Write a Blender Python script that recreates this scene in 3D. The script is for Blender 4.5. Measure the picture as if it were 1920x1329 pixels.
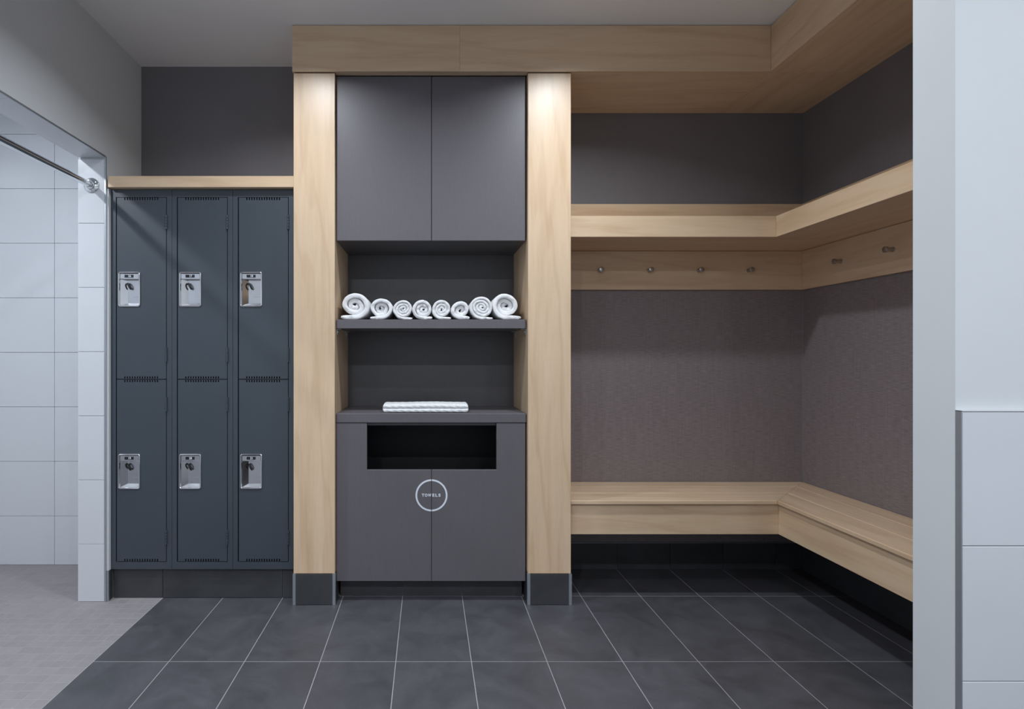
import bpy, bmesh, math, random
from mathutils import Vector, Matrix
random.seed(7)
for o in list(bpy.data.objects): bpy.data.objects.remove(o, do_unlink=True)
S = bpy.context.scene
C = S.collection

# ------------------------------------------------------------------ camera
F, CX, CY, EYE = 1034.0, 802.0, 668.0, 1.229      # focal length and optical axis in photo pixels, eye height (m)
cd = bpy.data.cameras.new('camera'); cam = bpy.data.objects.new('camera', cd); C.objects.link(cam)
cam.location = (0, 0, EYE); cam.rotation_euler = (math.pi/2, 0, 0)
cd.sensor_fit = 'HORIZONTAL'; cd.sensor_width = 36.0; cd.lens = 36.0*F/1920
cd.shift_x = (960-CX)/1920; cd.shift_y = (CY-664.5)/1920
cd.clip_start = 0.05
S.camera = cam

# ------------------------------------------------------------------ world, exposure
w = bpy.data.worlds.new('world'); S.world = w; w.use_nodes = True
w.node_tree.nodes['Background'].inputs[0].default_value = (0.5, 0.55, 0.6, 1)
w.node_tree.nodes['Background'].inputs[1].default_value = 0.02
S.view_settings.view_transform = 'Standard'; S.view_settings.look = 'None'
S.view_settings.gamma = 1.0; S.view_settings.use_curve_mapping = False
S.view_settings.exposure = 0.07
LAMP_COL = (0.88, 0.94, 1.0)
CEIL = 2.861
# lamp plan: x, y, power (W), cone (deg)
DOWNLIGHTS = [(-0.61, 2.13, 10.8, 140), (0.71, 2.13, 13.2, 140),
              (-0.61, 0.80, 8.5, 150), (0.71, 0.80, 3.5, 150), (2.03, 0.60, 7.0, 150),
              (-0.61, -0.52, 27, 165), (0.71, -0.52, 17, 165), (1.70, -0.52, 19, 165)]  # this row: unseen fill lamps added behind the camera to lift the light
SHOWER_LIGHT = (-2.38, 1.75, 2.72, 26)

# ------------------------------------------------------------------ materials
def nt(name):
    m = bpy.data.materials.new(name); m.use_nodes = True
    n = m.node_tree.nodes; l = m.node_tree.links
    return m, n, l, n['Principled BSDF']
def coords(n, l, scale, rnd=40.0):
    tc = n.new('ShaderNodeTexCoord'); oi = n.new('ShaderNodeObjectInfo')
    mul = n.new('ShaderNodeMath'); mul.operation = 'MULTIPLY'; mul.inputs[1].default_value = rnd
    l.new(oi.outputs['Random'], mul.inputs[0])
    add = n.new('ShaderNodeVectorMath'); add.operation = 'ADD'
    l.new(tc.outputs['Object'], add.inputs[0]); l.new(mul.outputs[0], add.inputs[1])
    mp = n.new('ShaderNodeMapping'); mp.inputs['Scale'].default_value = scale
    l.new(add.outputs[0], mp.inputs[0])
    return mp.outputs[0], oi
def noise(n, l, vec, scale, detail=4, rough=.55, dist=0.0):
    t = n.new('ShaderNodeTexNoise'); t.inputs['Scale'].default_value = scale; t.inputs['Detail'].default_value = detail
    t.inputs['Roughness'].default_value = rough; t.inputs['Distortion'].default_value = dist
    l.new(vec, t.inputs['Vector']); return t.outputs['Fac']
def ramp(n, l, fac, stops):
    r = n.new('ShaderNodeValToRGB'); e = r.color_ramp.elements
    while len(e) < len(stops): e.new(0.5)
    for k, (p, c) in enumerate(stops): e[k].position = p; e[k].color = (*c, 1)
    l.new(fac, r.inputs[0]); return r.outputs[0]
def mix(n, l, a, b, fac, mode='MIX'):
    x = n.new('ShaderNodeMix'); x.data_type = 'RGBA'; x.blend_type = mode
    for s, v in ((0, fac), (6, a), (7, b)):
        if isinstance(v, (int, float)): x.inputs[s].default_value = v
        elif isinstance(v, tuple): x.inputs[s].default_value = (*v, 1)
        else: l.new(v, x.inputs[s])
    return x.outputs[2]
def bump(n, l, b, h, strength, dist=0.002):
    u = n.new('ShaderNodeBump'); u.inputs['Strength'].default_value = strength; u.inputs['Distance'].default_value = dist
    l.new(h, u.inputs['Height']); l.new(u.outputs[0], b.inputs['Normal'])
def plain(name, col, rough=.5, metal=0.0, var=0.06, scale=8, bmp=0.0, bscale=200, coat=0.0):
    m, n, l, b = nt(name)
    v, oi = coords(n, l, (1, 1, 1))
    f = noise(n, l, v, scale)
    lo = tuple(max(0, c*(1-var)) for c in col); hi = tuple(min(1, c*(1+var)) for c in col)
    l.new(ramp(n, l, f, [(.3, lo), (.7, hi)]), b.inputs['Base Color'])
    b.inputs['Roughness'].default_value = rough; b.inputs['Metallic'].default_value = metal
    if coat: b.inputs['Coat Weight'].default_value = coat; b.inputs['Coat Roughness'].default_value = .2
    if bmp: bump(n, l, b, noise(n, l, v, bscale, 3), bmp)
    return m
def wood(name, axis):
    m, n, l, b = nt(name)
    a = [1.0, 1.0, 1.0]; a[axis] = 0.10
    v, oi = coords(n, l, tuple(a))
    big = noise(n, l, v, 9, 3, .5, 1.2)
    fine = noise(n, l, v, 60, 5, .65, .6)
    a2 = [1.0, 1.0, 1.0]; a2[axis] = 0.035
    v2, _ = coords(n, l, tuple(a2)); streak = noise(n, l, v2, 220, 3, .6)
    c1 = ramp(n, l, big, [(.25, (.695, .500, .325)), (.5, (.755, .560, .380)), (.75, (.80, .610, .428))])
    c2 = ramp(n, l, fine, [(.35, (.90, .87, .83)), (.6, (1, 1, 1))])
    c3 = ramp(n, l, streak, [(.3, (.95, .935, .915)), (.6, (1, 1, 1))])
    wv = n.new('ShaderNodeTexWave'); wv.wave_type = 'BANDS'; wv.bands_direction = 'DIAGONAL'
    wv.inputs['Scale'].default_value = 5.0; wv.inputs['Distortion'].default_value = 9.0
    wv.inputs['Detail'].default_value = 3.0; wv.inputs['Detail Scale'].default_value = 1.6; wv.inputs['Detail Roughness'].default_value = .55
    l.new(v, wv.inputs['Vector'])
    c4 = ramp(n, l, wv.outputs['Fac'], [(.0, (.90, .86, .82)), (.22, (.985, .98, .975)), (1.0, (1, 1, 1))])
    c = mix(n, l, c1, c2, .42, 'MULTIPLY'); c = mix(n, l, c, c4, .75, 'MULTIPLY'); c = mix(n, l, c, c3, .5, 'MULTIPLY')
    sp = [1.0, 1.0, 1.0]; sp[axis] = 0.3
    v3, _ = coords(n, l, tuple(sp)); knot = noise(n, l, v3, 14, 2, .5, .3)
    k = ramp(n, l, knot, [(.785, (1, 1, 1)), (.82, (.45, .36, .28))])
    c = mix(n, l, c, k, .8, 'MULTIPLY')
    oi2 = n.new('ShaderNodeObjectInfo')
    tint = ramp(n, l, oi2.outputs['Random'], [(0, (.96, .95, .94)), (1, (1, 1, 1))])
    c = mix(n, l, c, tint, 1.0, 'MULTIPLY')
    l.new(c, b.inputs['Base Color'])
    b.inputs['Roughness'].default_value = .38
    b.inputs['Coat Weight'].default_value = .25; b.inputs['Coat Roughness'].default_value = .32
    return m
def stone(name, lo, hi, rough):
    m, n, l, b = nt(name)
    v, oi = coords(n, l, (1, 1, 1))
    f = noise(n, l, v, 5, 6, .62, .8); g = noise(n, l, v, 60, 4, .6)
    c = ramp(n, l, f, [(.3, lo), (.7, hi)])
    c = mix(n, l, c, ramp(n, l, g, [(.3, (.86, .86, .87)), (.7, (1, 1, 1))]), .6, 'MULTIPLY')
    t = ramp(n, l, oi.outputs['Random'], [(0, (.92, .92, .92)), (1, (1.0, 1.0, 1.0))])
    c = mix(n, l, c, t, 1.0, 'MULTIPLY')
    l.new(c, b.inputs['Base Color']); b.inputs['Roughness'].default_value = rough
    r = n.new('ShaderNodeMapRange'); r.inputs['To Min'].default_value = rough-.06; r.inputs['To Max'].default_value = rough+.1
    l.new(f, r.inputs['Value']); l.new(r.outputs[0], b.inputs['Roughness'])
    bump(n, l, b, g, .06)
    return m
def fabric(name, flat):        # woven vinyl wallcovering; flat = axis running along the wall
    m, n, l, b = nt(name)
    h = [30.0, 30.0, 420.0]; h[flat] = 22.0
    v, _ = coords(n, l, tuple(h), 0); f = noise(n, l, v, 1.0, 3, .6)
    g = [260.0, 260.0, 6.0]; v2, _ = coords(n, l, tuple(g), 0); f2 = noise(n, l, v2, 1.0, 3, .6)
    c = ramp(n, l, f, [(.3, (.178, .146, .148)), (.7, (.292, .245, .251))])
    c2 = ramp(n, l, f2, [(.35, (.84, .83, .83)), (.65, (1, 1, 1))])
    l.new(mix(n, l, c, c2, .7, 'MULTIPLY'), b.inputs['Base Color'])
    b.inputs['Roughness'].default_value = .55
    bump(n, l, b, f, .25, .001)
    return m
def laminate(name, lo, hi):
    m, n, l, b = nt(name)
    v, _ = coords(n, l, (1, 1, .06)); f = noise(n, l, v, 260, 4, .6)
    l.new(ramp(n, l, f, [(.3, lo), (.7, hi)]), b.inputs['Base Color'])
    b.inputs['Roughness'].default_value = .42
    bump(n, l, b, f, .012)
    return m
def emit(name, col, s):
    m, n, l, b = nt(name)
    b.inputs['Base Color'].default_value = (.8, .8, .8, 1)
    b.inputs['Emission Color'].default_value = (*col, 1); b.inputs['Emission Strength'].default_value = s
    return m

WX, WY, WZ = wood('maple_along_x', 0), wood('maple_along_y', 1), wood('maple_along_z', 2)
WHITE = plain('white_paint', (.65, .67, .69), .55, var=.012, scale=3, bmp=.02, bscale=300)
CEILM = plain('ceiling_paint', (.885, .885, .90), .7, var=.012, scale=3)
DARKP = plain('charcoal_paint', (.178, .168, .180), .5, var=.05, scale=4, bmp=.03, bscale=350)
WTILE = plain('white_ceramic_tile', (.635, .655, .69), .22, var=.015, scale=2)
GROUTW = plain('pale_grout', (.58, .60, .63), .8)
GROUT = plain('grey_grout', (.34, .33, .345), .8)
SLATE = stone('charcoal_porcelain', (.056, .056, .064), (.094, .093, .106), .46)
SLATEB = stone('charcoal_base_tile', (.040, .041, .046), (.060, .061, .068), .46)
MOSAIC = stone('grey_mosaic_tile', (.272, .252, .262), (.292, .270, .281), .6)
MGROUT = plain('mosaic_grout', (.328, .308, .318), .85)
ALU = plain('satin_aluminium', (.46, .49, .53), .38, metal=.75, var=.03)
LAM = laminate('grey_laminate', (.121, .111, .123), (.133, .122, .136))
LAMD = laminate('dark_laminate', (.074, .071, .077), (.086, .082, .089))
BLACK = plain('black_interior', (.008, .008, .010), .6)
LOCK = plain('slate_blue_powder_coat', (.048, .060, .076), .42, var=.04, scale=5, bmp=.03, bscale=500)
STEEL = plain('brushed_stainless', (.62, .63, .66), .26, metal=1.0, var=.03, scale=20)
MATTE = plain('matte_stainless', (.42, .43, .46), .55, metal=1.0, var=.03)
POLISH = plain('polished_stainless', (.80, .80, .82), .12, metal=1.0, var=.02)
CHROME = plain('chrome', (.72, .74, .76), .06, metal=1.0, var=.01)
HOOKM = plain('satin_nickel', (.45, .43, .42), .3, metal=1.0, var=.03)
BLKP = plain('black_plastic', (.012, .012, .015), .4)
VINYL = plain('white_vinyl_print', (.74, .78, .86), .6, var=.01)
FABX, FABY = fabric('taupe_woven_wallcovering', 0), fabric('taupe_woven_wallcovering_side', 1)
LAMPW = plain('white_lamp_trim', (.75, .75, .75), .4)
LENS = emit('lit_lamp_lens', LAMP_COL, 3.0)
def towel_mat():
    m, n, l, b = nt('white_terry_cloth')
    v, _ = coords(n, l, (1, 1, 1)); f = noise(n, l, v, 420, 3, .7); g = noise(n, l, v, 60, 3, .6)
    l.new(ramp(n, l, f, [(.3, (.78, .79, .81)), (.65, (.88, .885, .90))]), b.inputs['Base Color'])
    b.inputs['Roughness'].default_value = .95
    b.inputs['Sheen Weight'].default_value = .3
    bump(n, l, b, f, .6, .002)
    return m
TERRY = towel_mat()

# ------------------------------------------------------------------ helpers
WORLD = {}
def place(o, wpos, parent):
    wpos = Vector(wpos)
    if parent is not None:
        o.parent = parent; o.location = wpos - WORLD[parent.name]
    else: o.location = wpos
    WORLD[o.name] = wpos
def tag(o, label=None, cat=None, group=None, kind=None):
    if label: o['label'] = label
    if cat: o['category'] = cat
    if group: o['group'] = group
    if kind: o['kind'] = kind
    return o
def thing(name, loc, label, cat, group=None):
    o = bpy.data.objects.new(name, None); C.objects.link(o); o.empty_display_size = .05
    place(o, loc, None); return tag(o, label, cat, group)
CACHE = {}
def box_mesh(name, d, mat, bev):
    k = (tuple(round(x, 5) for x in d), mat.name, bev)
    if k in CACHE: return CACHE[k]
    bm = bmesh.new(); bmesh.ops.create_cube(bm, size=1.0)
    bmesh.ops.scale(bm, vec=d, verts=bm.verts)
    if bev: bmesh.ops.bevel(bm, geom=bm.edges[:], offset=min(bev, min(d)*.4), segments=1, affect='EDGES', profile=.5)
    me = bpy.data.meshes.new(name); bm.to_mesh(me); bm.free(); me.materials.append(mat)
    CACHE[k] = me; return me
def box(name, x0, x1, y0, y1, z0, z1, mat, parent=None, bev=0.0, kind=None):
    me = box_mesh(name, (x1-x0, y1-y0, z1-z0), mat, bev)
    o = bpy.data.objects.new(name, me); C.objects.link(o)
    place(o, ((x0+x1)/2, (y0+y1)/2, (z0+z1)/2), parent)
    if kind: o['kind'] = kind
    return o
def addbox(bm, x0, x1, y0, y1, z0, z1):
    vs = [bm.verts.new(p) for p in ((x0,y0,z0),(x1,y0,z0),(x1,y1,z0),(x0,y1,z0),(x0,y0,z1),(x1,y0,z1),(x1,y1,z1),(x0,y1,z1))]
    for f in ((0,3,2,1),(4,5,6,7),(0,1,5,4),(1,2,6,5),(2,3,7,6),(3,0,4,7)): bm.faces.new([vs[i] for i in f])
def addcyl(bm, p0, p1, r0, r1=None, seg=24, cap=True):
    r1 = r0 if r1 is None else r1
    p0, p1 = Vector(p0), Vector(p1); d = (p1-p0)
    M = Matrix.Translation((p0+p1)/2) @ d.to_track_quat('Z', 'Y').to_matrix().to_4x4()
    bmesh.ops.create_cone(bm, cap_ends=cap, segments=seg, radius1=r0, radius2=r1, depth=d.length, matrix=M)
def obj(name, bm, mat, parent=None, origin=None, smooth=False, kind=None, norm=True):
    if norm: bmesh.ops.recalc_face_normals(bm, faces=bm.faces[:])
    if origin is None:
        lo = Vector([min(v.co[i] for v in bm.verts) for i in range(3)]); hi = Vector([max(v.co[i] for v in bm.verts) for i in range(3)])
        origin = (lo+hi)/2
    origin = Vector(origin)
    bmesh.ops.translate(bm, verts=bm.verts, vec=-origin)
    me = bpy.data.meshes.new(name); bm.to_mesh(me); bm.free(); me.materials.append(mat)
    if smooth:
        for p in me.polygons: p.use_smooth = True
        try: me.set_sharp_from_angle(angle=math.radians(40))
        except Exception: pass
    o = bpy.data.objects.new(name, me); C.objects.link(o)
    place(o, origin, parent)
    if kind: o['kind'] = kind
    return o
def prism(name, pts, z0, z1, mat, parent=None, bev=0.0):
    bm = bmesh.new()
    a = [bm.verts.new((x, y, z0)) for x, y in pts]; b = [bm.verts.new((x, y, z1)) for x, y in pts]
    bm.faces.new(a[::-1]); bm.faces.new(b)
    for i in range(len(pts)): j = (i+1) % len(pts); bm.faces.new((a[i], a[j], b[j], b[i]))
    bmesh.ops.recalc_face_normals(bm, faces=bm.faces[:])
    if bev: bmesh.ops.bevel(bm, geom=bm.edges[:], offset=bev, segments=1, affect='EDGES', profile=.5)
    return obj(name, bm, mat, parent)
def multi(name, boxes, mat, parent=None, origin=None, kind=None):
    bm = bmesh.new()
    for b in boxes: addbox(bm, *b)
    return obj(name, bm, mat, parent, origin, kind=kind, norm=False)
def text_mesh(s, size, bold, sx=1.0, depth=.0004):
    cu = bpy.data.curves.new('lettering', 'FONT'); cu.body = s; cu.size = size; cu.offset = bold
    cu.align_x = 'CENTER'; cu.align_y = 'CENTER'; cu.extrude = depth/2; cu.resolution_u = 4
    t = bpy.data.objects.new('lettering', cu); C.objects.link(t)
    dg = bpy.context.evaluated_depsgraph_get(); dg.update()
    me = bpy.data.meshes.new_from_object(t.evaluated_get(dg))
    bpy.data.objects.remove(t, do_unlink=True); bpy.data.curves.remove(cu)
    me.transform(Matrix.Rotation(math.pi/2, 4, 'X') @ Matrix.Scale(sx, 4, (1, 0, 0)))
    return me
def text(name, s, size, bold, wpos, mat, parent, sx=1.0):
    me = text_mesh(s, size, bold, sx); me.materials.clear(); me.materials.append(mat); me.name = name
    for p in me.polygons: p.material_index = 0
    o = bpy.data.objects.new(name, me); C.objects.link(o); place(o, wpos, parent); return o

# ================================================================== STRUCTURE
XL, XR, YB, YBL = -1.614, 2.168, 3.187, 3.108      # left wall, right wall, back wall, back wall behind lockers
WT = .139                                          # left wall thickness
XLI = XL - WT
YJ = 2.762                                         # far jamb of the shower opening
YJN = 1.05                                         # near jamb
HEAD = 2.225
YN = -1.7                                          # wall behind the camera
XRN = 2.95                                         # right wall of the near room
XS, YS, HS = -2.95, 3.25, 2.76                     # shower left wall, back wall, ceiling
PX, PY0, PY1 = 1.244, 1.300, 1.414                 # partition end and faces

# ---- floor: grout bed + tiles as pieces
floor = box('floor', XS-.1, XRN+.1, YN-.1, 3.40, -.12, -.0006, GROUT, kind='structure')
G = .0032/2
TX0, TP = -1.348, .3048
rows = [3.19, 2.829, 2.2215, 1.613, 1.0045, .396, -.2125, -.821, -1.4295, YN]
for r in range(len(rows)-1):
    y1, y0 = rows[r], rows[r+1]
    for k in range(15):
        x0 = TX0 + k*TP; x1 = min(x0+TP, XRN)
        if x1-x0 < .02: continue
        if r == 0:
            if x1 < .74 or x0 > XR-.03: continue
            x0 = max(x0, .7125)
            x1 = min(x1, XR-.002)
        if y0 > PY1 and x0 > XR: continue
        if y0 > PY1: x1 = min(x1, XR-.002)
        if x1-x0 < .02: continue
        box('floor_tile', x0+G, x1-G, y0+G, y1-G, -.008, 0, SLATE, floor, .0003)
# mosaic: 2 inch pieces
mp, mg = .0508, .0013
cells = []
nx = int((TX0-XS)/mp)
for i in range(nx):
    X1 = TX0 - .002 - i*mp; X0 = X1-mp
    for j in range(int((YS-YN)/mp)):
        Y1 = YS-.004-j*mp; Y0 = Y1-mp
        for lo, hi, ylo, yhi in (((-9, 9, YJN+.01, YJ-.01),) if (Y0 >= YJN+.002 and Y1 <= YJ-.003) else ((-9, XLI, YJN-.44, YS), (XLI, XL, YJN+.002, YJ-.003), (XL, 9, YN, 2.8045))):     # shower, doorway, room
            x0, x1, y0, y1 = max(X0, lo), min(X1, hi), max(Y0, ylo), min(Y1, yhi)
            if x1-x0 < .005 or y1-y0 < .005: continue
            u = CX+F*(x0+x1)/2/y1 if y1 > .3 else -999
            v = CY+F*EYE/y1 if y1 > .3 else 9999
            vis = (u > -8 and v < 1335)
            hidden = (x1 <= XL and y0 > YJ and u > 140)
            cells.append((0 if (vis and not hidden) else 1, y0, x0, x1, y1))
cells.sort()
me = None
for k, (q, y0, x0, x1, y1) in enumerate(cells[:300]):
    box('mosaic_tile', x0+mg, x1-mg, y0+mg, y1-mg, -.006, 0, MOSAIC, floor, .0003)
rest = bmesh.new()
for q, y0, x0, x1, y1 in cells[300:]: addbox(rest, x0+mg, x1-mg, y0+mg, y1-mg, -.006, 0)
obj('mosaic_field', rest, MOSAIC, floor, kind='stuff', norm=False)
box('mosaic_bed', XS, TX0-.001, YN, YS, -.004, -.0004, MGROUT, floor)

# ---- ceiling
multi('ceiling', [(XL-.02, XRN+.1, YN-.1, 3.40, CEIL, CEIL+.1)], CEILM, kind='structure')

# ---- back walls
wall_back = multi('wall_back', [(-.66, XR+.15, YB, 3.40, -.01, CEIL)], DARKP, kind='structure')
multi('wall_back_left', [(XL, -.661, YBL, 3.24, 0.0, CEIL), (-.70, -.661, 3.24, 3.38, 0, CEIL)], DARKP, kind='structure')
# ---- left wall with the shower opening
wall_left = multi('wall_left', [(XLI+.001, XL, YJ+.008, 3.24, 0, CEIL), (XLI+.001, XL, YJN-.008, YJ+.008, HEAD+.008, CEIL),
                                (XLI+.001, XL, YN, YJN-.008, 0, CEIL)], WHITE, kind='structure')
T0, TH = .288, .3215                                  # tile courses of the shower
levels = [0.0005] + [T0 + TH*i for i in range(8)]
g = .0009
for a, b_ in zip(levels, levels[1:]):
    b2 = min(b_, HEAD)
    if b2-a < .02: continue
    box('jamb_tile', XLI+g, XL-.006, YJ, YJ+.0075, a+g, b2-g, WTILE, wall_left, .001)
    box('jamb_tile', XLI+g, XL-.006, YJN-.0075, YJN, a+g, b2-g, WTILE, wall_left, .001)
yy = YJ
while yy > YJN+.01:
    y0 = max(yy-.63, YJN)
    box('head_tile', XLI+g, XL-.006, y0+g, yy-g, HEAD, HEAD+.0075, WTILE, wall_left, .001); yy = y0
box('added_light_strip', XL+.0003, -1.6018, YJ+.0056, YBL-.004, .1535, 2.070, WHITE, wall_left)  # face added proud of the wall so this strip catches the lamplight
# metal edge strip around the opening
multi('trim_1', [(XL-.005, XL+.003, YJ-.002, YJ+.005, 0.001, HEAD+.005), (XL-.005, XL+.003, YJN-.002, YJ-.002, HEAD-.001, HEAD+.008),
                 (XL-.005, XL+.003, YJN-.012, YJN-.002, 0.001, HEAD+.012)], ALU, kind='structure')
# ---- shower enclosure
wall_sb = multi('wall_shower_back', [(XS-.1, XLI+.139, YS+.009, YS+.12, 0, HS+.1)], GROUTW, kind='structure')
wall_sl = multi('wall_shower_left', [(XS-.1, XS-.009, YN, YS+.009, 0, HS+.1)], GROUTW, kind='structure')
wall_sf = multi('wall_shower_front', [(XS-.009, XLI, YJN-.55, YJN-.45, 0, HS+.1)], WTILE, kind='structure')
multi('ceiling_shower', [(XS-.009, XLI, YJN-.45, YS+.009, HS, HS+.1)], CEILM, kind='structure')
xs = [XLI, -2.2, -2.83, XS]
for a, b_ in zip(levels, levels[1:]+[HS]):
    b2 = min(b_, HS)
    if b2-a < .02: continue
    for x1, x0 in zip(xs, xs[1:]):
        box('wall_tile', x0+g, x1-g, YS, YS+.0085, a+g, b2-g, WTILE, wall_sb, .001)
    yy = YS-.001
    while yy > YJN-.44:
        y0 = max(yy-.63, YJN-.45)
        box('wall_tile', XS-.0085, XS, y0+g, yy-g, a+g, b2-g, WTILE, wall_sl, .001); yy = y0
# shower side of the left wall is painted out of sight; far end closes the shower
# ---- right wall (alcove) and partition
wall_right = multi('wall_right', [(XR, XR+.14, PY1, YB, -.01, CEIL)], DARKP, kind='structure')
wall_part = multi('wall_right_partition', [(PX, XRN, PY0, PY1, 0, CEIL)], WHITE, kind='structure')
multi('wall_right_near', [(XRN, XRN+.1, YN, PY1, 0, CEIL)], WHITE, kind='structure')
multi('wall_front', [(XL, XRN, YN-.1, YN, 0, CEIL)], WHITE, kind='structure')
tz = [.0005] + [EYE-(y-CY)*(1.285)/F for y in (1278, 1024, 771.5)]
tz[1] = max(tz[1], .05)
tl = [tz[0], tz[1]-.0+0.0, tz[2], tz[3]]
txs = [PX+.002, PX+.632, PX+1.262, XRN]
for a, b_ in zip(tl, tl[1:]):
    if b_-a < .03: continue
    for x0, x1 in zip(txs, txs[1:]):
        box('wall_tile', x0+(g if x0 > PX+.1 else 0), x1-g, PY0-.0145, PY0-.001, a+g, b_-g, WTILE, wall_part, .0012)
box('tile_backing', PX+.004, XRN-.002, PY0-.010, PY0-.0005, .0005, tl[-1]-.002, GROUTW, wall_part)
box('edge_strip', PX-.001, PX+.0015, PY0-.0155, PY0-.0005, .0005, tl[-1]+.002, ALU, wall_part)
box('edge_strip', PX-.001, XRN-.002, PY0-.0155, PY0-.0005, tl[-1]+.0003, tl[-1]+.0022, WTILE, wall_part)

# ---- woven wallcovering in the alcove (below the hook rails)
box('wallcovering', .7095, XR-.003, YB-.0022, YB-.0002, .158, 1.70, FABX, wall_back)
box('wallcovering', XR-.0022, XR-.0002, PY1+.001, YB-.0025, .158, 1.70, FABY, wall_right)
multi('trim_2', [(XR-.0045, XR-.0023, YB-.0045, YB-.0023, .51, 1.612)], ALU, kind='structure')
# ---- dark laminate panels on the wall inside the niche
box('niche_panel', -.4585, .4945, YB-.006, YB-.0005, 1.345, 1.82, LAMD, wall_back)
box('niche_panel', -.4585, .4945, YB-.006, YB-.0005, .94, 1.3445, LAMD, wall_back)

# ---- tiled baseboards
def base_run(name, along, fixed, out, lo, hi, joints, h=.155, strip=True, mat=SLATEB):
    """along 'x': run in x on a wall at y=fixed; along 'y': run in y on a wall at x=fixed. out = front face coordinate"""
    joints = sorted(joints)
    e = [lo] + [j for j in joints if lo+.02 < j < hi-.02] + [hi]
    mid = (fixed*.8+out*.2)
    def bb(a, b_, c0, c1, z0, z1, nm, m, p=None, bev=0.0, kind=None):
        c0, c1 = min(c0, c1), max(c0, c1)
        if along == 'x': return box(nm, a, b_, c0, c1, z0, z1, m, p, bev, kind)
        return box(nm, c0, c1, a, b_, z0, z1, m, p, bev, kind)
    r = bb(lo, hi, fixed, (fixed+out)/2, .0005, h-.001, name, GROUT, None, 0, 'structure')
    s = 1 if out > fixed else -1
    for a, b_ in zip(e, e[1:]):
        bb(a+.0012, b_-.0012, fixed+s*.001, out, .0022, h-.001, 'base_tile', mat, r, .0006)
    if strip: bb(lo, hi, fixed+s*.001, out+s*.0005, h-.0008, h+.0016, 'edge_strip', ALU, r)
    return r
tj = [TX0+k*TP for k in range(16)]
base_run('baseboard_lockers', 'x', 2.820, 2.806, -1.598, -.668, [-1.348, -.7384], h=.1530, strip=False)
base_run('baseboard_cabinet', 'x', 2.842, 2.828, -.448, .484, tj, h=.104, strip=False)
base_run('baseboard_back', 'x', YB-.001, YB-.013, .712, XR-.0135, tj)
base_run('baseboard_right', 'y', XR-.001, XR-.013, PY1+.002, YB-.0015, [2.829, 2.2215, 1.613])
bl = base_run('baseboard_left', 'y', XL+.0005, XL+.012, YJ+.012, 2.8045, [], h=.151, strip=False)
box('edge_strip', XL+.0035, XL+.0125, YJ+.004, YJ+.0115, .0005, .152, ALU, bl)

# ================================================================== MAPLE SURROUND
YC = 2.727
def column(x0, x1, label):
    t = thing('wooden_column', ((x0+x1)/2, (YC+YB)/2, 0), label, 'column', 'wooden columns of the cabinet surround')
    z0, z1 = .155, 2.630
    box('front_panel', x0, x1, YC, YC+.02, z0, z1, WZ, t, .0012)
    box('side_panel', x0, x0+.018, YC+.0205, YB-.002 if x0 > 0 else YBL-.003, z0, z1, WZ, t)
    box('side_panel', x1-.018, x1, YC+.0205, YB-.002, z0, z1, WZ, t)
    p = .003
    box('base_tile', x0+.0035, x1-.0035, YC-p, YC+.008, .002, z0-.003, SLATEB, t, .0006)
    yb = 2.80
    box('base_tile', x1-.006, x1+p, YC+.011, yb+.03, .002, z0-.003, SLATEB, t, .0006)
    box('base_tile', x0-p, x0+.006, YC+.011, yb if x0 < 0 else YB-.016, .002, z0-.003, SLATEB, t, .0006)
    for s, x in ((-1, x0), (1, x1)):
        a, b_ = (x-p-.0005, x+.0105) if s < 0 else (x-.0105, x+p+.0005)
        box('edge_strip', a, b_, YC-p-.0008, YC+.0102, .0008, z0-.001, ALU, t)
    # core behind the base tiles that carries the panels
    box('core', x0+.02, x1-.02, YC+.022, YB-.02, .0008, 2.60, BLACK, t)
    return t
column(-.6635, -.4597, 'pale maple column with dark tiled foot between lockers and towel cabinet')
column(.4958, .708, 'pale maple column with dark tiled foot between towel cabinet and bench alcove')

bx0, bx1, by, bz0, bz1 = -.667, 1.690, 2.715, 2.632, 2.858
t = thing('wooden_beam', (.5, by, bz0), 'long maple fascia beam resting on both columns under the ceiling', 'beam')
box('fascia_board', bx0, .1576, by, by+.011, bz0, bz1, WX, t, .0003)
box('fascia_board', .1582, bx1-.0008, by, by+.011, bz0, bz1, WX, t, .0003)
box('soffit_board', .7095, bx1-.0012, by+.0125, YB-.003, bz0+.0005, bz0+.018, WX, t)
box('soffit_board', -.4585, .4945, by+.0125, 2.757, bz0+.0005, bz0+.018, WX, t)
box('return_board', bx0, bx0+.011, by+.0125, YBL-.002, bz0, bz1, WY, t)
box('core', bx0+.02, bx1-.02, by+.0125, by+.04, bz0+.02, bz1-.005, BLACK, t)
t = thing('wooden_beam', (1.9, 2.2, bz0), 'maple fascia beam with wide soffit running along the alcove side wall', 'beam')
box('fascia_board', bx1, bx1+.011, PY1+.002, by+.0115, bz0, bz1, WY, t, .0008)
box('soffit_board', bx1+.0115, XR-.002, PY1+.002, by+.012, bz0+.0004, bz0+.018, WY, t)
box('soffit_board', bx1-.0002, XR-.002, by+.0125, YB-.003, bz0+.0004, bz0+.018, WY, t)

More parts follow.
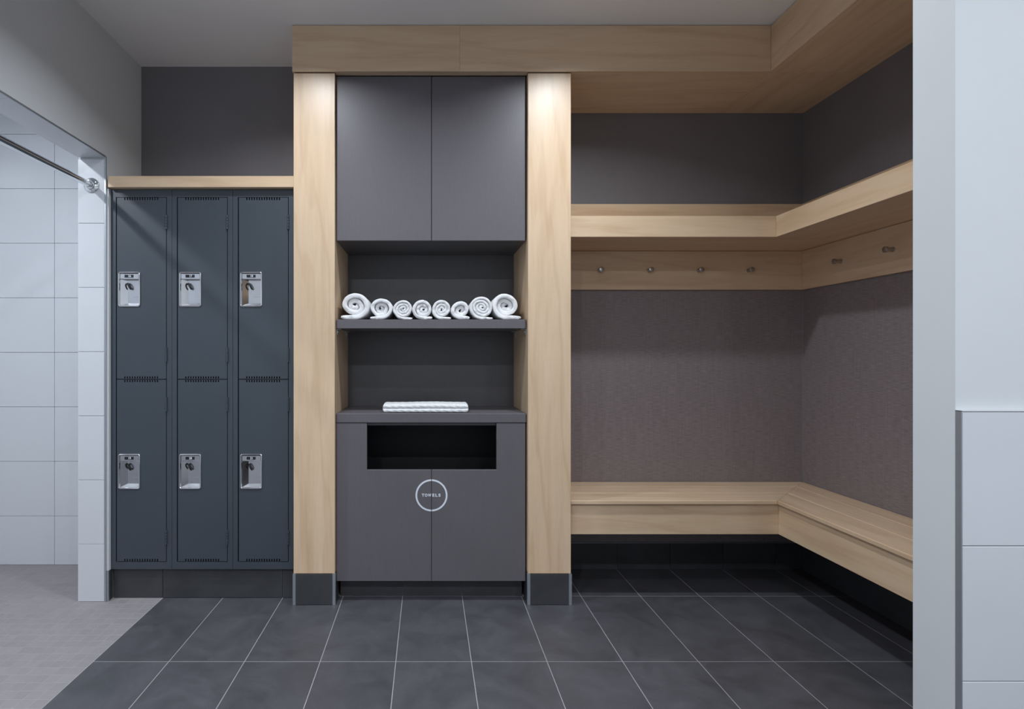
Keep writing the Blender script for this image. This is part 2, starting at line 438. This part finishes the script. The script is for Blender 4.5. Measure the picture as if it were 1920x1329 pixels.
# ================================================================== LOCKERS
LY = 2.785; LW = 0.3078; LX0 = -1.6001
LZ0, LZ1 = 0.1549, 2.0722
D_IN0, D_IN1 = 0.0313, 0.2790        # door edges measured from the locker's left side
DOORS = [(1.1155, 2.0297, 1.5672), (0.1947, 1.1114, 0.6491)]      # z0, z1, latch centre
def rounded(w_, h_, r, n=5):
    pts = []
    for cx, cz, a0 in ((w_/2-r, h_/2-r, 0), (-w_/2+r, h_/2-r, 90), (-w_/2+r, -h_/2+r, 180), (w_/2-r, -h_/2+r, 270)):
        for k in range(n+1):
            a = math.radians(a0+90*k/n); pts.append((cx+r*math.cos(a), cz+r*math.sin(a)))
    return pts
def loops_mesh(name, loops, mat, parent, cap=True, smooth=True):
    """loops: list of (pts2d, y, (cx,cz)); skins consecutive loops, closes the last"""
    bm = bmesh.new(); prev = None
    for pts, y, (cx, cz) in loops:
        cur = [bm.verts.new((cx+p[0], y, cz+p[1])) for p in pts]
        if prev:
            for i in range(len(cur)): j = (i+1) % len(cur); bm.faces.new((prev[i], prev[j], cur[j], cur[i]))
        prev = cur
    if cap: bm.faces.new(prev)
    return obj(name, bm, mat, parent, smooth=smooth)
def locker(i, nums, label):
    x = LX0 + i*LW
    xa, xb = x+.0008, x+LW-.0008
    t = thing('locker', (x+LW/2, (LY+YBL)/2, LZ0), label, 'locker', 'two-tier lockers in the row')
    da, db = x+D_IN0, x+D_IN1; gl = .0062
    ff = LY; tf = .018
    # face frame, sides, back, floor, roof, middle shelf
    bxs = [(xa, da-gl, ff, ff+tf, LZ0, LZ1), (db+.003, xb, ff, ff+tf, LZ0, LZ1),
           (da-gl, db+.003, ff, ff+tf, LZ0, DOORS[1][0]-.003), (da-gl, db+.003, ff, ff+tf, DOORS[0][1]+.003, LZ1)]
    fr = multi('face_frame', bxs, LOCK, t)
    y0, y1 = ff+tf+.0003, YBL-.004
    multi('body', [(xa, xa+.002, y0, y1, LZ0, LZ1), (xb-.002, xb, y0, y1, LZ0, LZ1), (xa+.002, xb-.002, y1-.002, y1, LZ0, LZ1),
                   (xa+.002, xb-.002, y0, y1-.002, LZ0, LZ0+.002), (xa+.002, xb-.002, y0, y1-.002, LZ1-.002, LZ1),
                   (xa+.002, xb-.002, y0+.003, y1-.002, 1.1125, 1.1145)], LOCK, t)
    for d, (z0, z1, lz) in enumerate(DOORS):
        yf, yb = ff-.0015, ff+.011
        lx = x+.0945; lw, lh = .1105, .1765
        hw, hh = lw/2-.006, lh/2-.006
        ns, pit, sw, sh = 14, .01265, .0062, .0125
        s0 = da+.037
        bs = []
        body0, body1 = z0+sh, z1-sh
        bs += [(da, lx-hw, yf, yb, body0, body1), (lx+hw, db, yf, yb, body0, body1),
               (lx-hw, lx+hw, yf, yb, lz+hh, body1), (lx-hw, lx+hw, yf, yb, body0, lz-hh)]
        for za, zb, ca, cb in ((z1-sh, z1, z1-.0032, z1), (z0, z0+sh, z0, z0+.0032)):
            e = da
            for k in range(ns):
                a = s0+k*pit
                bs.append((e, a, yf, yb, za, zb)); e = a+sw
            bs.append((e, db, yf, yb, za, zb))
        if d == 0: bs.append((s0-.01, s0+ns*pit+.005, yf+.001, yb, z0, z0+.0022))
        else: bs.append((s0-.01, s0+ns*pit+.005, yf+.001, yb, z1-.0022, z1))
        door = multi('door', bs, LOCK, t)
        # latch pocket
        P = (lx, lz); r = .010
        def R(dw, rr): return rounded(lw-2*dw, lh-2*dw, rr)
        loops_mesh('latch_rim', [(R(-.0005, r), yf-.0002, P), (R(.0005, r), yf-.0045, P), (R(.0030, r-.002), yf-.0060, P), (R(.0055, r-.004), yf-.0045, P),
                              (R(.0068, r-.005), yf+.0002, P), (R(.0072, r-.005), yf+.003, P)], POLISH, door, cap=False)
        # pan: flat back to the right, a slanted polished facet at the left, sloping sill at the bottom
        iw, ih = lw/2-.0070, lh/2-.0070
        yp = yf+.026
        bm = bmesh.new()
        xl, xm, xr = lx-iw, lx-iw+.026, lx+iw
        zb_, zs, zt = lz-ih, lz-ih+.013, lz+ih
        V = lambda *p: bm.verts.new(p)
        yr = yf+.0028
        def quad(*ps): bm.faces.new([V(*p) for p in ps])
        quad((xm, yp, zs), (xr, yp, zs), (xr, yp, zt), (xm, yp, zt))
        quad((xr, yp, zs), (xr, yr, zb_), (xr, yr, zt), (xr, yp, zt))
        quad((xl, yr, zt), (xr, yr, zt), (xr, yp, zt), (xm, yp, zt))
        obj('latch_pan', bm, STEEL, door, norm=False)
        bm = bmesh.new()
        quad((xl, yr, zb_), (xm, yp, zs), (xm, yp, zt), (xl, yr, zt))
        obj('latch_facet', bm, POLISH, door, norm=False)
        bm = bmesh.new()
        quad((xl, yr, zb_), (xr, yr, zb_), (xr, yp, zs), (xm, yp, zs))
        obj('latch_sill', bm, MATTE, door, norm=False)
        # number plate housing
        hz0, hz1 = zt-.0305, zt-.0015
        box('plate_housing', xl+.0005, xr-.0005, yf-.0015, yf+.012, hz0, hz1, STEEL, door, .0025)
        nx_ = lx-.0010; nz = (hz0+hz1)/2+.001
        box('number_plate', nx_-.0225, nx_+.0225, yf-.0030, yf-.0016, nz-.0072, nz+.0072, BLKP, door, .0004)
        text('number', nums[d], .0150, .0004, (nx_+.003, yf-.0033, nz), VINYL, door)
        # black hasp: slanted elongated loop standing out of the pan
        bm = bmesh.new()
        hc = Vector((lx-.0095, yp-.0100, lz+.0175)); ua = Vector((.0072, 0, -.0140)); va = Vector((.0014, -.0095, .0008))
        pts = [hc + ua*math.cos(2*math.pi*k/18) + va*math.sin(2*math.pi*k/18) for k in range(19)]
        for a, b_ in zip(pts, pts[1:]): addcyl(bm, a, b_, .0040, seg=8)
        obj('hasp', bm, BLKP, door, smooth=True)
        box('maker_mark', lx+.004, lx+.034, yp-.0006, yp-.0001, lz-.0375, lz-.0345, ALU, door)
        # hinges on the right edge
        for hzc in ((z1-.124, z0+.122) if d == 0 else (z1-.124, z0+.122)):
            bm = bmesh.new()
            for k in range(5): addcyl(bm, (db+.0012, ff-.0030, hzc-.036+k*.0146), (db+.0012, ff-.0030, hzc-.036+k*.0146+.0128), .0056, seg=12)
            addbox(bm, db-.001, db+.003, ff-.0022, ff+.002, hzc-.035, hzc+.035)
            obj('hinge', bm, LOCK, door, smooth=True)
    return t
locker(0, ('16', '19'), 'slate two-tier metal locker numbered 16 and 19 beside the shower opening')
locker(1, ('17', '20'), 'slate two-tier metal locker numbered 17 and 20 in the middle of the row')
locker(2, ('18', '21'), 'slate two-tier metal locker numbered 18 and 21 beside the maple column')
cap = box('wooden_top_board', LX0+.002, -.6648, 2.755, YBL-.003, 2.0738, 2.1300, WX, None, .0015)
tag(cap, 'maple board laid along the top of the slate lockers', 'board')

# ================================================================== TOWEL CABINET
NX0, NX1 = -.4565, .4920
XM = .0187; YD = 2.758
t = thing('wall_cabinet', (XM, 2.97, 1.808), 'grey laminate wall cabinet with two plain doors above the rolled towels', 'cabinet')
box('door', NX0, XM-.0015, YD, YD+.019, 1.808, 2.629, LAM, t, .0008)
box('door', XM+.0015, NX1-.003, YD, YD+.019, 1.808, 2.629, LAM, t, .0008)
box('body', NX0-.001, NX1+.001, YD+.0205, YB-.008, 1.812, 2.629, LAMD, t)

t = thing('towel_shelf', (XM, 2.97, 1.36), 'grey laminate shelf carrying a row of rolled white towels', 'shelf')
box('board', NX0, NX1, YD, YB-.008, 1.3690, 1.4135, LAM, t, .001)
for sx, xw in ((1, NX0-.002), (-1, NX1+.0025)):
    for yy in (YD+.035, YB-.08):
        bm = bmesh.new()
        a, b_ = (xw, xw+.003) if sx > 0 else (xw-.003, xw)
        addbox(bm, a, b_, yy-.008, yy+.008, 1.339, 1.3685)
        a, b_ = (xw, xw+.022) if sx > 0 else (xw-.022, xw)
        addbox(bm, a, b_, yy-.008, yy+.008, 1.3660, 1.3685)
        addcyl(bm, (xw+sx*.003, yy, 1.352), (xw+sx*.007, yy, 1.352), .004, seg=10)
        obj('shelf_bracket', bm, ALU, t, norm=False)

ct = box('countertop', NX0, NX1, YD-.003, YB-.008, .8985, .9435, LAM, None, .001)
tag(ct, 'grey laminate countertop under the folded white towel', 'countertop')

t = thing('base_cabinet', (XM, 2.97, .106), 'grey laminate base cabinet with towel drop slot and TOWELS roundel', 'cabinet')
dz0, dz1 = .1055, .8955
ox0, ox1, oz0 = (688-CX)/F*YD, (931-CX)/F*YD, EYE-(881-CY)/F*YD
def notch_door(xa, xb, left):
    if left: pts = [(xa, dz0), (xb, dz0), (xb, oz0), (ox0, oz0), (ox0, dz1), (xa, dz1)]
    else: pts = [(xa, dz0), (xb, dz0), (xb, dz1), (ox1, dz1), (ox1, oz0), (xa, oz0)]
    bm = bmesh.new()
    f = [bm.verts.new((x, YD, z)) for x, z in pts]; k = [bm.verts.new((x, YD+.019, z)) for x, z in pts]
    bm.faces.new(f); bm.faces.new(k[::-1])
    for i in range(len(pts)): j = (i+1) % len(pts); bm.faces.new((f[i], f[j], k[j], k[i]))
    bmesh.ops.recalc_face_normals(bm, faces=bm.faces[:])
    bmesh.ops.bevel(bm, geom=bm.edges[:], offset=.0008, segments=1, affect='EDGES', profile=.5)
    return obj('door', bm, LAM, t)
dl = notch_door(NX0, XM-.0012, True)
dr = notch_door(XM+.0012, NX1-.003, False)
yb0 = YD+.0205
multi('body', [(NX0, NX0+.018, yb0, YB-.01, dz0, .897), (NX1-.021, NX1-.003, yb0, YB-.01, dz0, .897),
               (NX0+.018, NX1-.021, YB-.02, YB-.01, dz0, .897), (NX0+.018, NX1-.021, yb0, YB-.02, dz0, dz0+.018)], BLACK, t)
box('top_rail', NX0+.018, NX1-.021, yb0, yb0+.018, .882, .897, LAMD, t)
# the roundel: half a ring on each door, three letters on each
rc, ro, ri = (XM+.0, EYE-(928.5-CY)/F*YD), .0800, .0715
for door, a0, a1, sgn in ((dl, 90, 270, -1), (dr, -90, 90, 1)):
    bm = bmesh.new(); prev = None
    for k in range(33):
        a = math.radians(a0+(a1-a0)*k/32)
        cur = []
        for rr, y in ((ro, YD-.0008), (ri, YD-.0008), (ri, YD-.0001), (ro, YD-.0001)):
            xx = rc[0]+rr*math.cos(a)
            xx = max(xx, XM+.0016) if sgn > 0 else min(xx, XM-.0016)
            cur.append(bm.verts.new((xx, y, rc[1]+rr*math.sin(a))))
        if prev:
            for i in range(4): j = (i+1) % 4; bm.faces.new((prev[i], prev[j], cur[j], cur[i]))
        prev = cur
    obj('ring_print', bm, VINYL, door)
px = YD/F
for ch, u, sx_, door in (('T', 793.2, 1.02, dl), ('O', 799.0, .86, dl), ('W', 805.5, .74, dl), ('E', 812.5, 1.12, dr), ('L', 818.2, 1.14, dr), ('S', 824.0, 1.18, dr)):
    text('letter', ch, .0200, .0008, ((u-CX)*px, YD-.0005, rc[1]), VINYL, door, sx_)

# ================================================================== ROLLED TOWELS
ZS = 1.4135 + .0008
from mathutils import noise as mn
def rolled_towel(u, rad_px, wide, tail, turns, hollow, reach, seed, label, length=.30, y0=2.785):
    rnd = random.Random(seed)
    k = F/y0
    R = rad_px/k; cx = (u-CX)/k
    th = R/(turns+.35)                              # cloth thickness (one layer of the roll)
    n = int(turns*32)
    s = -1 if tail == 'left' else 1                 # direction of the loose end along the shelf
    ph = [rnd.uniform(0, 6.28) for _ in range(6)]
    line = []
    for i in range(n+1):
        a = i/n*turns*2*math.pi; fr = i/n
        r = th*.16 + (R-th/2-th*.16)*fr
        r *= 1 + (1-fr)*.15*math.sin(2*a+ph[0]) + .026*math.sin(3*a+ph[1])*(1-fr*.5)
        ang = -math.pi/2 - s*(turns*2*math.pi-a)    # ends at the bottom, running towards the loose end
        rec = hollow*(1-fr)**.7*R*1.2
        line.append([r*math.cos(ang), r*math.sin(ang), rec])
    # stretch the coil to the size seen in the photo
    x0_, x1_ = min(p[0] for p in line), max(p[0] for p in line); z0_, z1_ = min(p[1] for p in line), max(p[1] for p in line)
    sx, sz = (2*R*wide-th)/(x1_-x0_), (2*R-th)/(z1_-z0_)
    for p in line: p[0] = (p[0]-(x0_+x1_)/2)*sx; p[1] = (p[1]-z0_)*sz + th/2
    lx_, lz_, _ = line[-1]
    end = s*R*wide*reach; m_ = 10
    for i in range(1, m_+1):
        f = i/m_
        line.append([lx_+(end-lx_)*f, lz_ + (th*.5-lz_)*min(1, f*2) + .0012*math.sin(f*5+ph[4])*f, .002*math.sin(f*7+ph[3])])
    bm = bmesh.new(); prev = None
    prof = [(-.50, .012), (-.485, .005), (-.42, .0018), (-.25, .0003), (0, -.0006), (.25, .0003), (.42, .0018), (.485, .005), (.50, .012)]
    ring = [(o_, y_, 0) for o_, y_ in prof] + [(o_, -y_, 1) for o_, y_ in reversed(prof)]
    N = len(line); so = Vector((seed*3.1, seed*1.7, 0))
    for i, (x, z, rec) in enumerate(line):
        a = line[max(0, i-1)]; b_ = line[min(N-1, i+1)]
        d = Vector((b_[0]-a[0], b_[1]-a[1])); d = d.normalized() if d.length > 1e-9 else Vector((1, 0))
        nn = Vector((-d.y, d.x))
        e = 1.0 if i < N-2 else (.86 if i == N-2 else .6)
        if i > n: e *= 1-.25*(i-n)/m_
        cur = []
        for o_, y_, back in ring:
            tt = th*.97*o_*e
            px_, pz_ = cx+x+nn.x*tt, ZS+z+nn.y*tt
            w1 = mn.noise(Vector((px_*70, pz_*70, 0))+so); w2 = mn.noise(Vector((px_*190, pz_*190, 3))+so)
            if not back: yy = y0+rec+y_+.0045*w1+.0018*w2
            else: yy = y0+length+y_
            px_ += .0012*w2+.0010*w1; pz_ += .0016*w1
            cur.append(bm.verts.new((px_, yy, max(pz_, ZS))))
        if prev:
            m = len(cur)
            for q in range(m): w2_ = (q+1) % m; bm.faces.new((prev[q], prev[w2_], cur[w2_], cur[q]))
        else: bm.faces.new(cur)
        prev = cur
    bm.faces.new(prev[::-1])
    o = obj('rolled_towel', bm, TERRY, None, (cx, y0+length/2, ZS))
    for p in o.data.polygons: p.use_smooth = True
    return tag(o, label, 'towel', 'rolled white towels on the grey shelf')
TW = [(666.4, 25.2, 1.02, 'left', 2.3, .30, 1.06, 'fat loosely rolled white towel on the shelf end nearest the lockers'),
      (715.0, 20.2, 1.03, 'left', 2.5, .60, 1.00, 'second rolled white towel from the locker side of the shelf, hollow end'),
      (754.4, 18.4, .97, 'right', 3.3, .12, 1.04, 'third rolled white towel from the locker side of the shelf'),
      (791.0, 18.8, .97, 'right', 2.6, .28, 1.06, 'fourth rolled white towel from the locker side of the shelf'),
      (827.4, 18.7, .92, 'right', 2.9, .18, 1.06, 'fifth rolled white towel from the locker side of the shelf'),
      (862.4, 17.7, .96, 'right', 2.0, .55, 1.06, 'sixth rolled white towel from the locker side of the shelf'),
      (902.0, 21.8, .98, 'right', 3.6, .10, 1.02, 'tightly coiled white towel next to the fat towel by the bench-side column'),
      (948.0, 24.9, .97, 'right', 2.6, .60, 1.20, 'fat hollow rolled white towel on the shelf end nearest the bench alcove')]
for k, (u, r_, wd, tl2, tn, ho, rch, lab) in enumerate(TW): rolled_towel(u, r_, wd, tl2, tn, ho, rch, 20+k, lab)

# ---- folded ribbed towel on the counter
def folded_towel():
    x0, x1 = (717.5-CX)/F*2.79, (878.5-CX)/F*2.79
    z = .9443
    # closed profile in (y, z): two folded layers with rounded noses toward the room
    def nose(zc, r, ym, n=9, bulge=0): return [(ym-r*1.15*math.cos(math.radians(a))-bulge, zc+r*math.sin(math.radians(a))) for a in [-80+160*k/(n-1) for k in range(n)]]
    prof = nose(z+.0108, .0100, 2.799, bulge=.0015) + nose(z+.0318, .0110, 2.800)
    prof += [(2.83, z+.0445), (2.87, z+.0452), (2.915, z+.0448), (2.945, z+.043), (2.958, z+.034), (2.960, z+.020), (2.955, z+.006), (2.94, z+.0004), (2.86, z+.0004), (2.82, z+.0004)]
    N = 230; bm = bmesh.new(); prev = None
    cy, cz = 2.875, z+.021
    for i in range(N+1):
        f = i/N; x = x0+(x1-x0)*f
        e = min(f, 1-f)*(x1-x0)
        sh = 1.0 if e > .012 else math.sqrt(max(0.0, 1-((.012-e)/.012)**2))*.55+.45
        cur = []
        for q, (py, pz) in enumerate(prof):
            rib = .0011*math.sin(x*2*math.pi/.0066) + .0009*math.sin(x*173+q*.9)+.0008*math.sin(x*61+q*2.1)
            dy, dz = py-cy, pz-cz
            ln = math.hypot(dy, dz)
            yy = cy+dy*(1-(1-sh)*.25)+dy/ln*rib*.9
            zz = cz+dz*sh+dz/ln*rib + .0012*math.sin(x*17+1.2)*(1 if pz > cz else 0)
            zz = max(zz, z+.0002)
            xx = x + (0 if e > .006 else 0)
            cur.append(bm.verts.new((xx, yy, zz)))
        if prev:
            m = len(cur)
            for q in range(m): w2 = (q+1) % m; bm.faces.new((prev[q], prev[w2], cur[w2], cur[q]))
        else: bm.faces.new(cur)
        prev = cur
    bm.faces.new(prev[::-1])
    o = obj('folded_towel', bm, TERRY, None, ((x0+x1)/2, 2.87, z), smooth=False)
    for p in o.data.polygons: p.use_smooth = True
    tag(o, 'folded white ribbed towel lying flat on the grey countertop', 'towel')
folded_towel()

# ================================================================== BENCH ALCOVE
AX0 = .7115
# upper shelf
SY, SXX, sz0, sz1 = 2.793, 1.765, 1.834, 1.940
t = thing('coat_shelf', (1.3, 3.0, sz0), 'boxed maple shelf on the alcove back wall above the row of four pegs', 'shelf')
box('fascia_board', AX0, SXX-.0006, SY, SY+.018, sz0, sz1, WX, t, .001)
box('underside_board', AX0, XR-.004, SY+.0185, YB-.004, sz0+.0005, sz0+.018, WX, t)
box('top_board', AX0, XR-.004, SY+.0185, YB-.004, sz1-.018, sz1-.0005, WX, t)
box('upstand', AX0, XR-.004, YB-.020, YB-.003, sz1+.0002, 2.104, WX, t, .001)
t = thing('coat_shelf', (1.96, 2.1, sz0), 'boxed maple shelf running along the alcove side wall', 'shelf')
box('fascia_board', SXX, SXX+.018, PY1+.004, SY+.0175, sz0, sz1, WY, t, .001)
box('underside_board', SXX+.0185, XR-.004, PY1+.004, SY+.0175, sz0+.0005, sz0+.018, WY, t)
box('top_board', SXX+.0185, XR-.004, PY1+.004, SY+.0175, sz1-.018, sz1-.0005, WY, t)
box('upstand', XR-.020, XR-.003, PY1+.004, YB-.022, sz1+.0002, 2.104, WY, t, .001)
# hook rails
def peg(p, d, parent):
    p, d = Vector(p), Vector(d)
    bm = bmesh.new()
    addcyl(bm, p, p+d*.003, .0115, .0105, seg=24)
    addcyl(bm, p+d*.003, p+d*.028, .0085, seg=24)
    addcyl(bm, p+d*.028, p+d*.031, .0085, .0130, seg=24)
    o = obj('peg', bm, HOOKM, parent, smooth=True)
    bm = bmesh.new()
    addcyl(bm, p+d*.0311, p+d*.040, .0138, .0138, seg=24); addcyl(bm, p+d*.0401, p+d*.0412, .0138, .0120, seg=24)
    obj('peg_cap', bm, HOOKM, o, smooth=True)
hz0, hz1, hzp = 1.612, 1.8330, 1.7225
hy = YB-.020
t = thing('hook_rail', (1.4, hy, hz0), 'maple rail with four metal pegs on the alcove back wall', 'hook rail')
box('board', AX0, XR-.0205, hy, YB-.003, hz0, hz1, WX, t, .0008)
for u in (1128.5, 1222, 1316.5, 1411): peg(((u-CX)*(hy-.04)/F, hy-.0002, hzp), (0, -1, 0), t)
t = thing('hook_rail', (XR-.02, 2.3, hz0), 'maple rail with metal pegs on the alcove side wall', 'hook rail')
box('board', XR-.020, XR-.003, PY1+.004, YB-.003, hz0, hz1, WY, t, .0008)
for yy in (2.866, 2.545, 2.224, 1.903): peg((XR-.0202, yy, hzp), (-1, 0, 0), t)
# bench
BY, BX, BT, BZ = 2.768, 1.756, .0195, .505
by1, bx1b = YB-.003, XR-.003
t = thing('bench', (1.2, 2.97, .331), 'slatted maple bench along the alcove back wall', 'bench')
t2 = thing('bench', (1.96, 2.1, .331), 'slatted maple bench along the alcove side wall', 'bench')
gp = .0030
for k, (f0, f1) in enumerate(((0, .372), (.372, .715), (.715, 1.0))):
    def at(f): return BX+(bx1b-BX)*f, BY+(by1-BY)*f
    (xa, ya), (xb, yb) = at(f0), at(f1)
    ya += gp/2 if k else 0; xa += gp/2 if k else 0; yb -= gp/2; xb -= gp/2
    prism('plank', [(AX0, ya), (xa-.0006, ya), (xb-.0006, yb), (AX0, yb)], BZ-BT, BZ, WX, t, .0022)
    prism('plank', [(xa, PY1+.004), (xb, PY1+.004), (xb, yb), (xa, ya)], BZ-BT, BZ, WY, t2, .0022)
az0, az1 = .331, BZ-BT-.0003
box('apron', AX0, BX+.0150, BY+.016, BY+.034, az0, az1, WX, t, .0008)
box('apron', BX+.0155, BX+.0335, PY1+.004, BY+.034, az0, az1, WY, t2, .0008)
box('wall_cleat', AX0, XR-.05, YB-.045, YB-.004, BZ-BT-.06, az1, WX, t)
box('wall_cleat', XR-.045, XR-.004, PY1+.004, YB-.05, BZ-BT-.06, az1, WY, t2)
for xx in (.75, 1.25): box('bracket', xx, xx+.03, BY+.035, YB-.046, az1-.05, az1, LAMD, t)
for yy in (1.6, 2.2): box('bracket', BX+.034, XR-.046, yy, yy+.03, az1-.05, az1, LAMD, t2)

# ================================================================== SHOWER ROD
rx, rz = XL-WT/2, 2.0845
t = thing('shower_rod', (rx, YJ, rz), 'chrome shower curtain rod spanning the tiled shower opening', 'rod')
bm = bmesh.new(); addcyl(bm, (rx, YJN+.01, rz), (rx, YJ-.010, rz), .0158, seg=32); obj('tube', bm, CHROME, t, smooth=True)
def lathe(name, prof, yb, sgn, mat, parent):
    bm = bmesh.new(); prev = None; n = 36
    for r, d in prof:
        cur = [bm.verts.new((rx+r*math.cos(2*math.pi*i/n), yb+sgn*d, rz+r*math.sin(2*math.pi*i/n))) for i in range(n)]
        if prev:
            for i in range(n): j = (i+1) % n; bm.faces.new((prev[i], prev[j], cur[j], cur[i]))
        prev = cur
    bm.faces.new(prev)
    return obj(name, bm, mat, parent, smooth=True)
for yb, sgn in ((YJ-.0003, -1), (YJN+.0003, 1)):
    fl = lathe('flange', [(.0375, 0), (.0375, .003), (.0350, .0055), (.0250, .0075), (.0215, .010), (.0208, .026), (.0190, .0285), (.0160, .029)], yb, sgn, CHROME, t)
    for k in range(3):
        a = math.radians(-90+120*k)
        bm = bmesh.new(); c = Vector((rx+.029*math.cos(a), yb+sgn*.006, rz+.029*math.sin(a)))
        addcyl(bm, c, c+Vector((0, sgn*.0028, 0)), .0042, .0030, seg=12)
        obj('screw', bm, STEEL, fl, smooth=True)

# ================================================================== CEILING LAMPS
def downlight(x, y, z, power, cone, label):
    t = thing('ceiling_light', (x, y, z), label, 'lamp', 'recessed ceiling downlights')
    bm = bmesh.new(); n = 32; prev = None
    for r, d in ((.078, -.0005), (.078, -.004), (.070, -.006), (.062, -.004), (.060, -.0008)):
        cur = [bm.verts.new((x+r*math.cos(2*math.pi*i/n), y+r*math.sin(2*math.pi*i/n), z+d)) for i in range(n)]
        if prev:
            for i in range(n): j = (i+1) % n; bm.faces.new((prev[i], prev[j], cur[j], cur[i]))
        prev = cur
    obj('trim_ring', bm, LAMPW, t, smooth=True)
    bm = bmesh.new(); addcyl(bm, (x, y, z-.0022), (x, y, z-.0008), .0595, seg=32); obj('lens', bm, LENS, t)
    ld = bpy.data.lights.new('downlight', 'AREA'); ld.shape = 'DISK'; ld.size = .11; ld.energy = power; ld.color = LAMP_COL
    ld.spread = math.radians(cone)
    lo = bpy.data.objects.new('downlight', ld); C.objects.link(lo); lo.parent = t; lo.location = (0, 0, -.0075)
LABS = ['round recessed ceiling downlight in front of the lockers and column', 'round recessed ceiling downlight in front of the bench alcove',
        'round recessed ceiling downlight beside the shower opening', 'round recessed ceiling downlight beside the white partition end',
        'round recessed ceiling downlight facing the tiled partition wall', 'unseen added fill downlight by the front wall, on the shower side',
        'unseen added fill downlight by the front wall, between two others', 'unseen added fill downlight by the front wall, facing the tiled partition']
for (x, y, p, c), lab in zip(DOWNLIGHTS, LABS): downlight(x, y, CEIL, p, c, lab)
downlight(SHOWER_LIGHT[0], SHOWER_LIGHT[1], HS, SHOWER_LIGHT[3], 170, 'round recessed ceiling downlight inside the tiled shower')
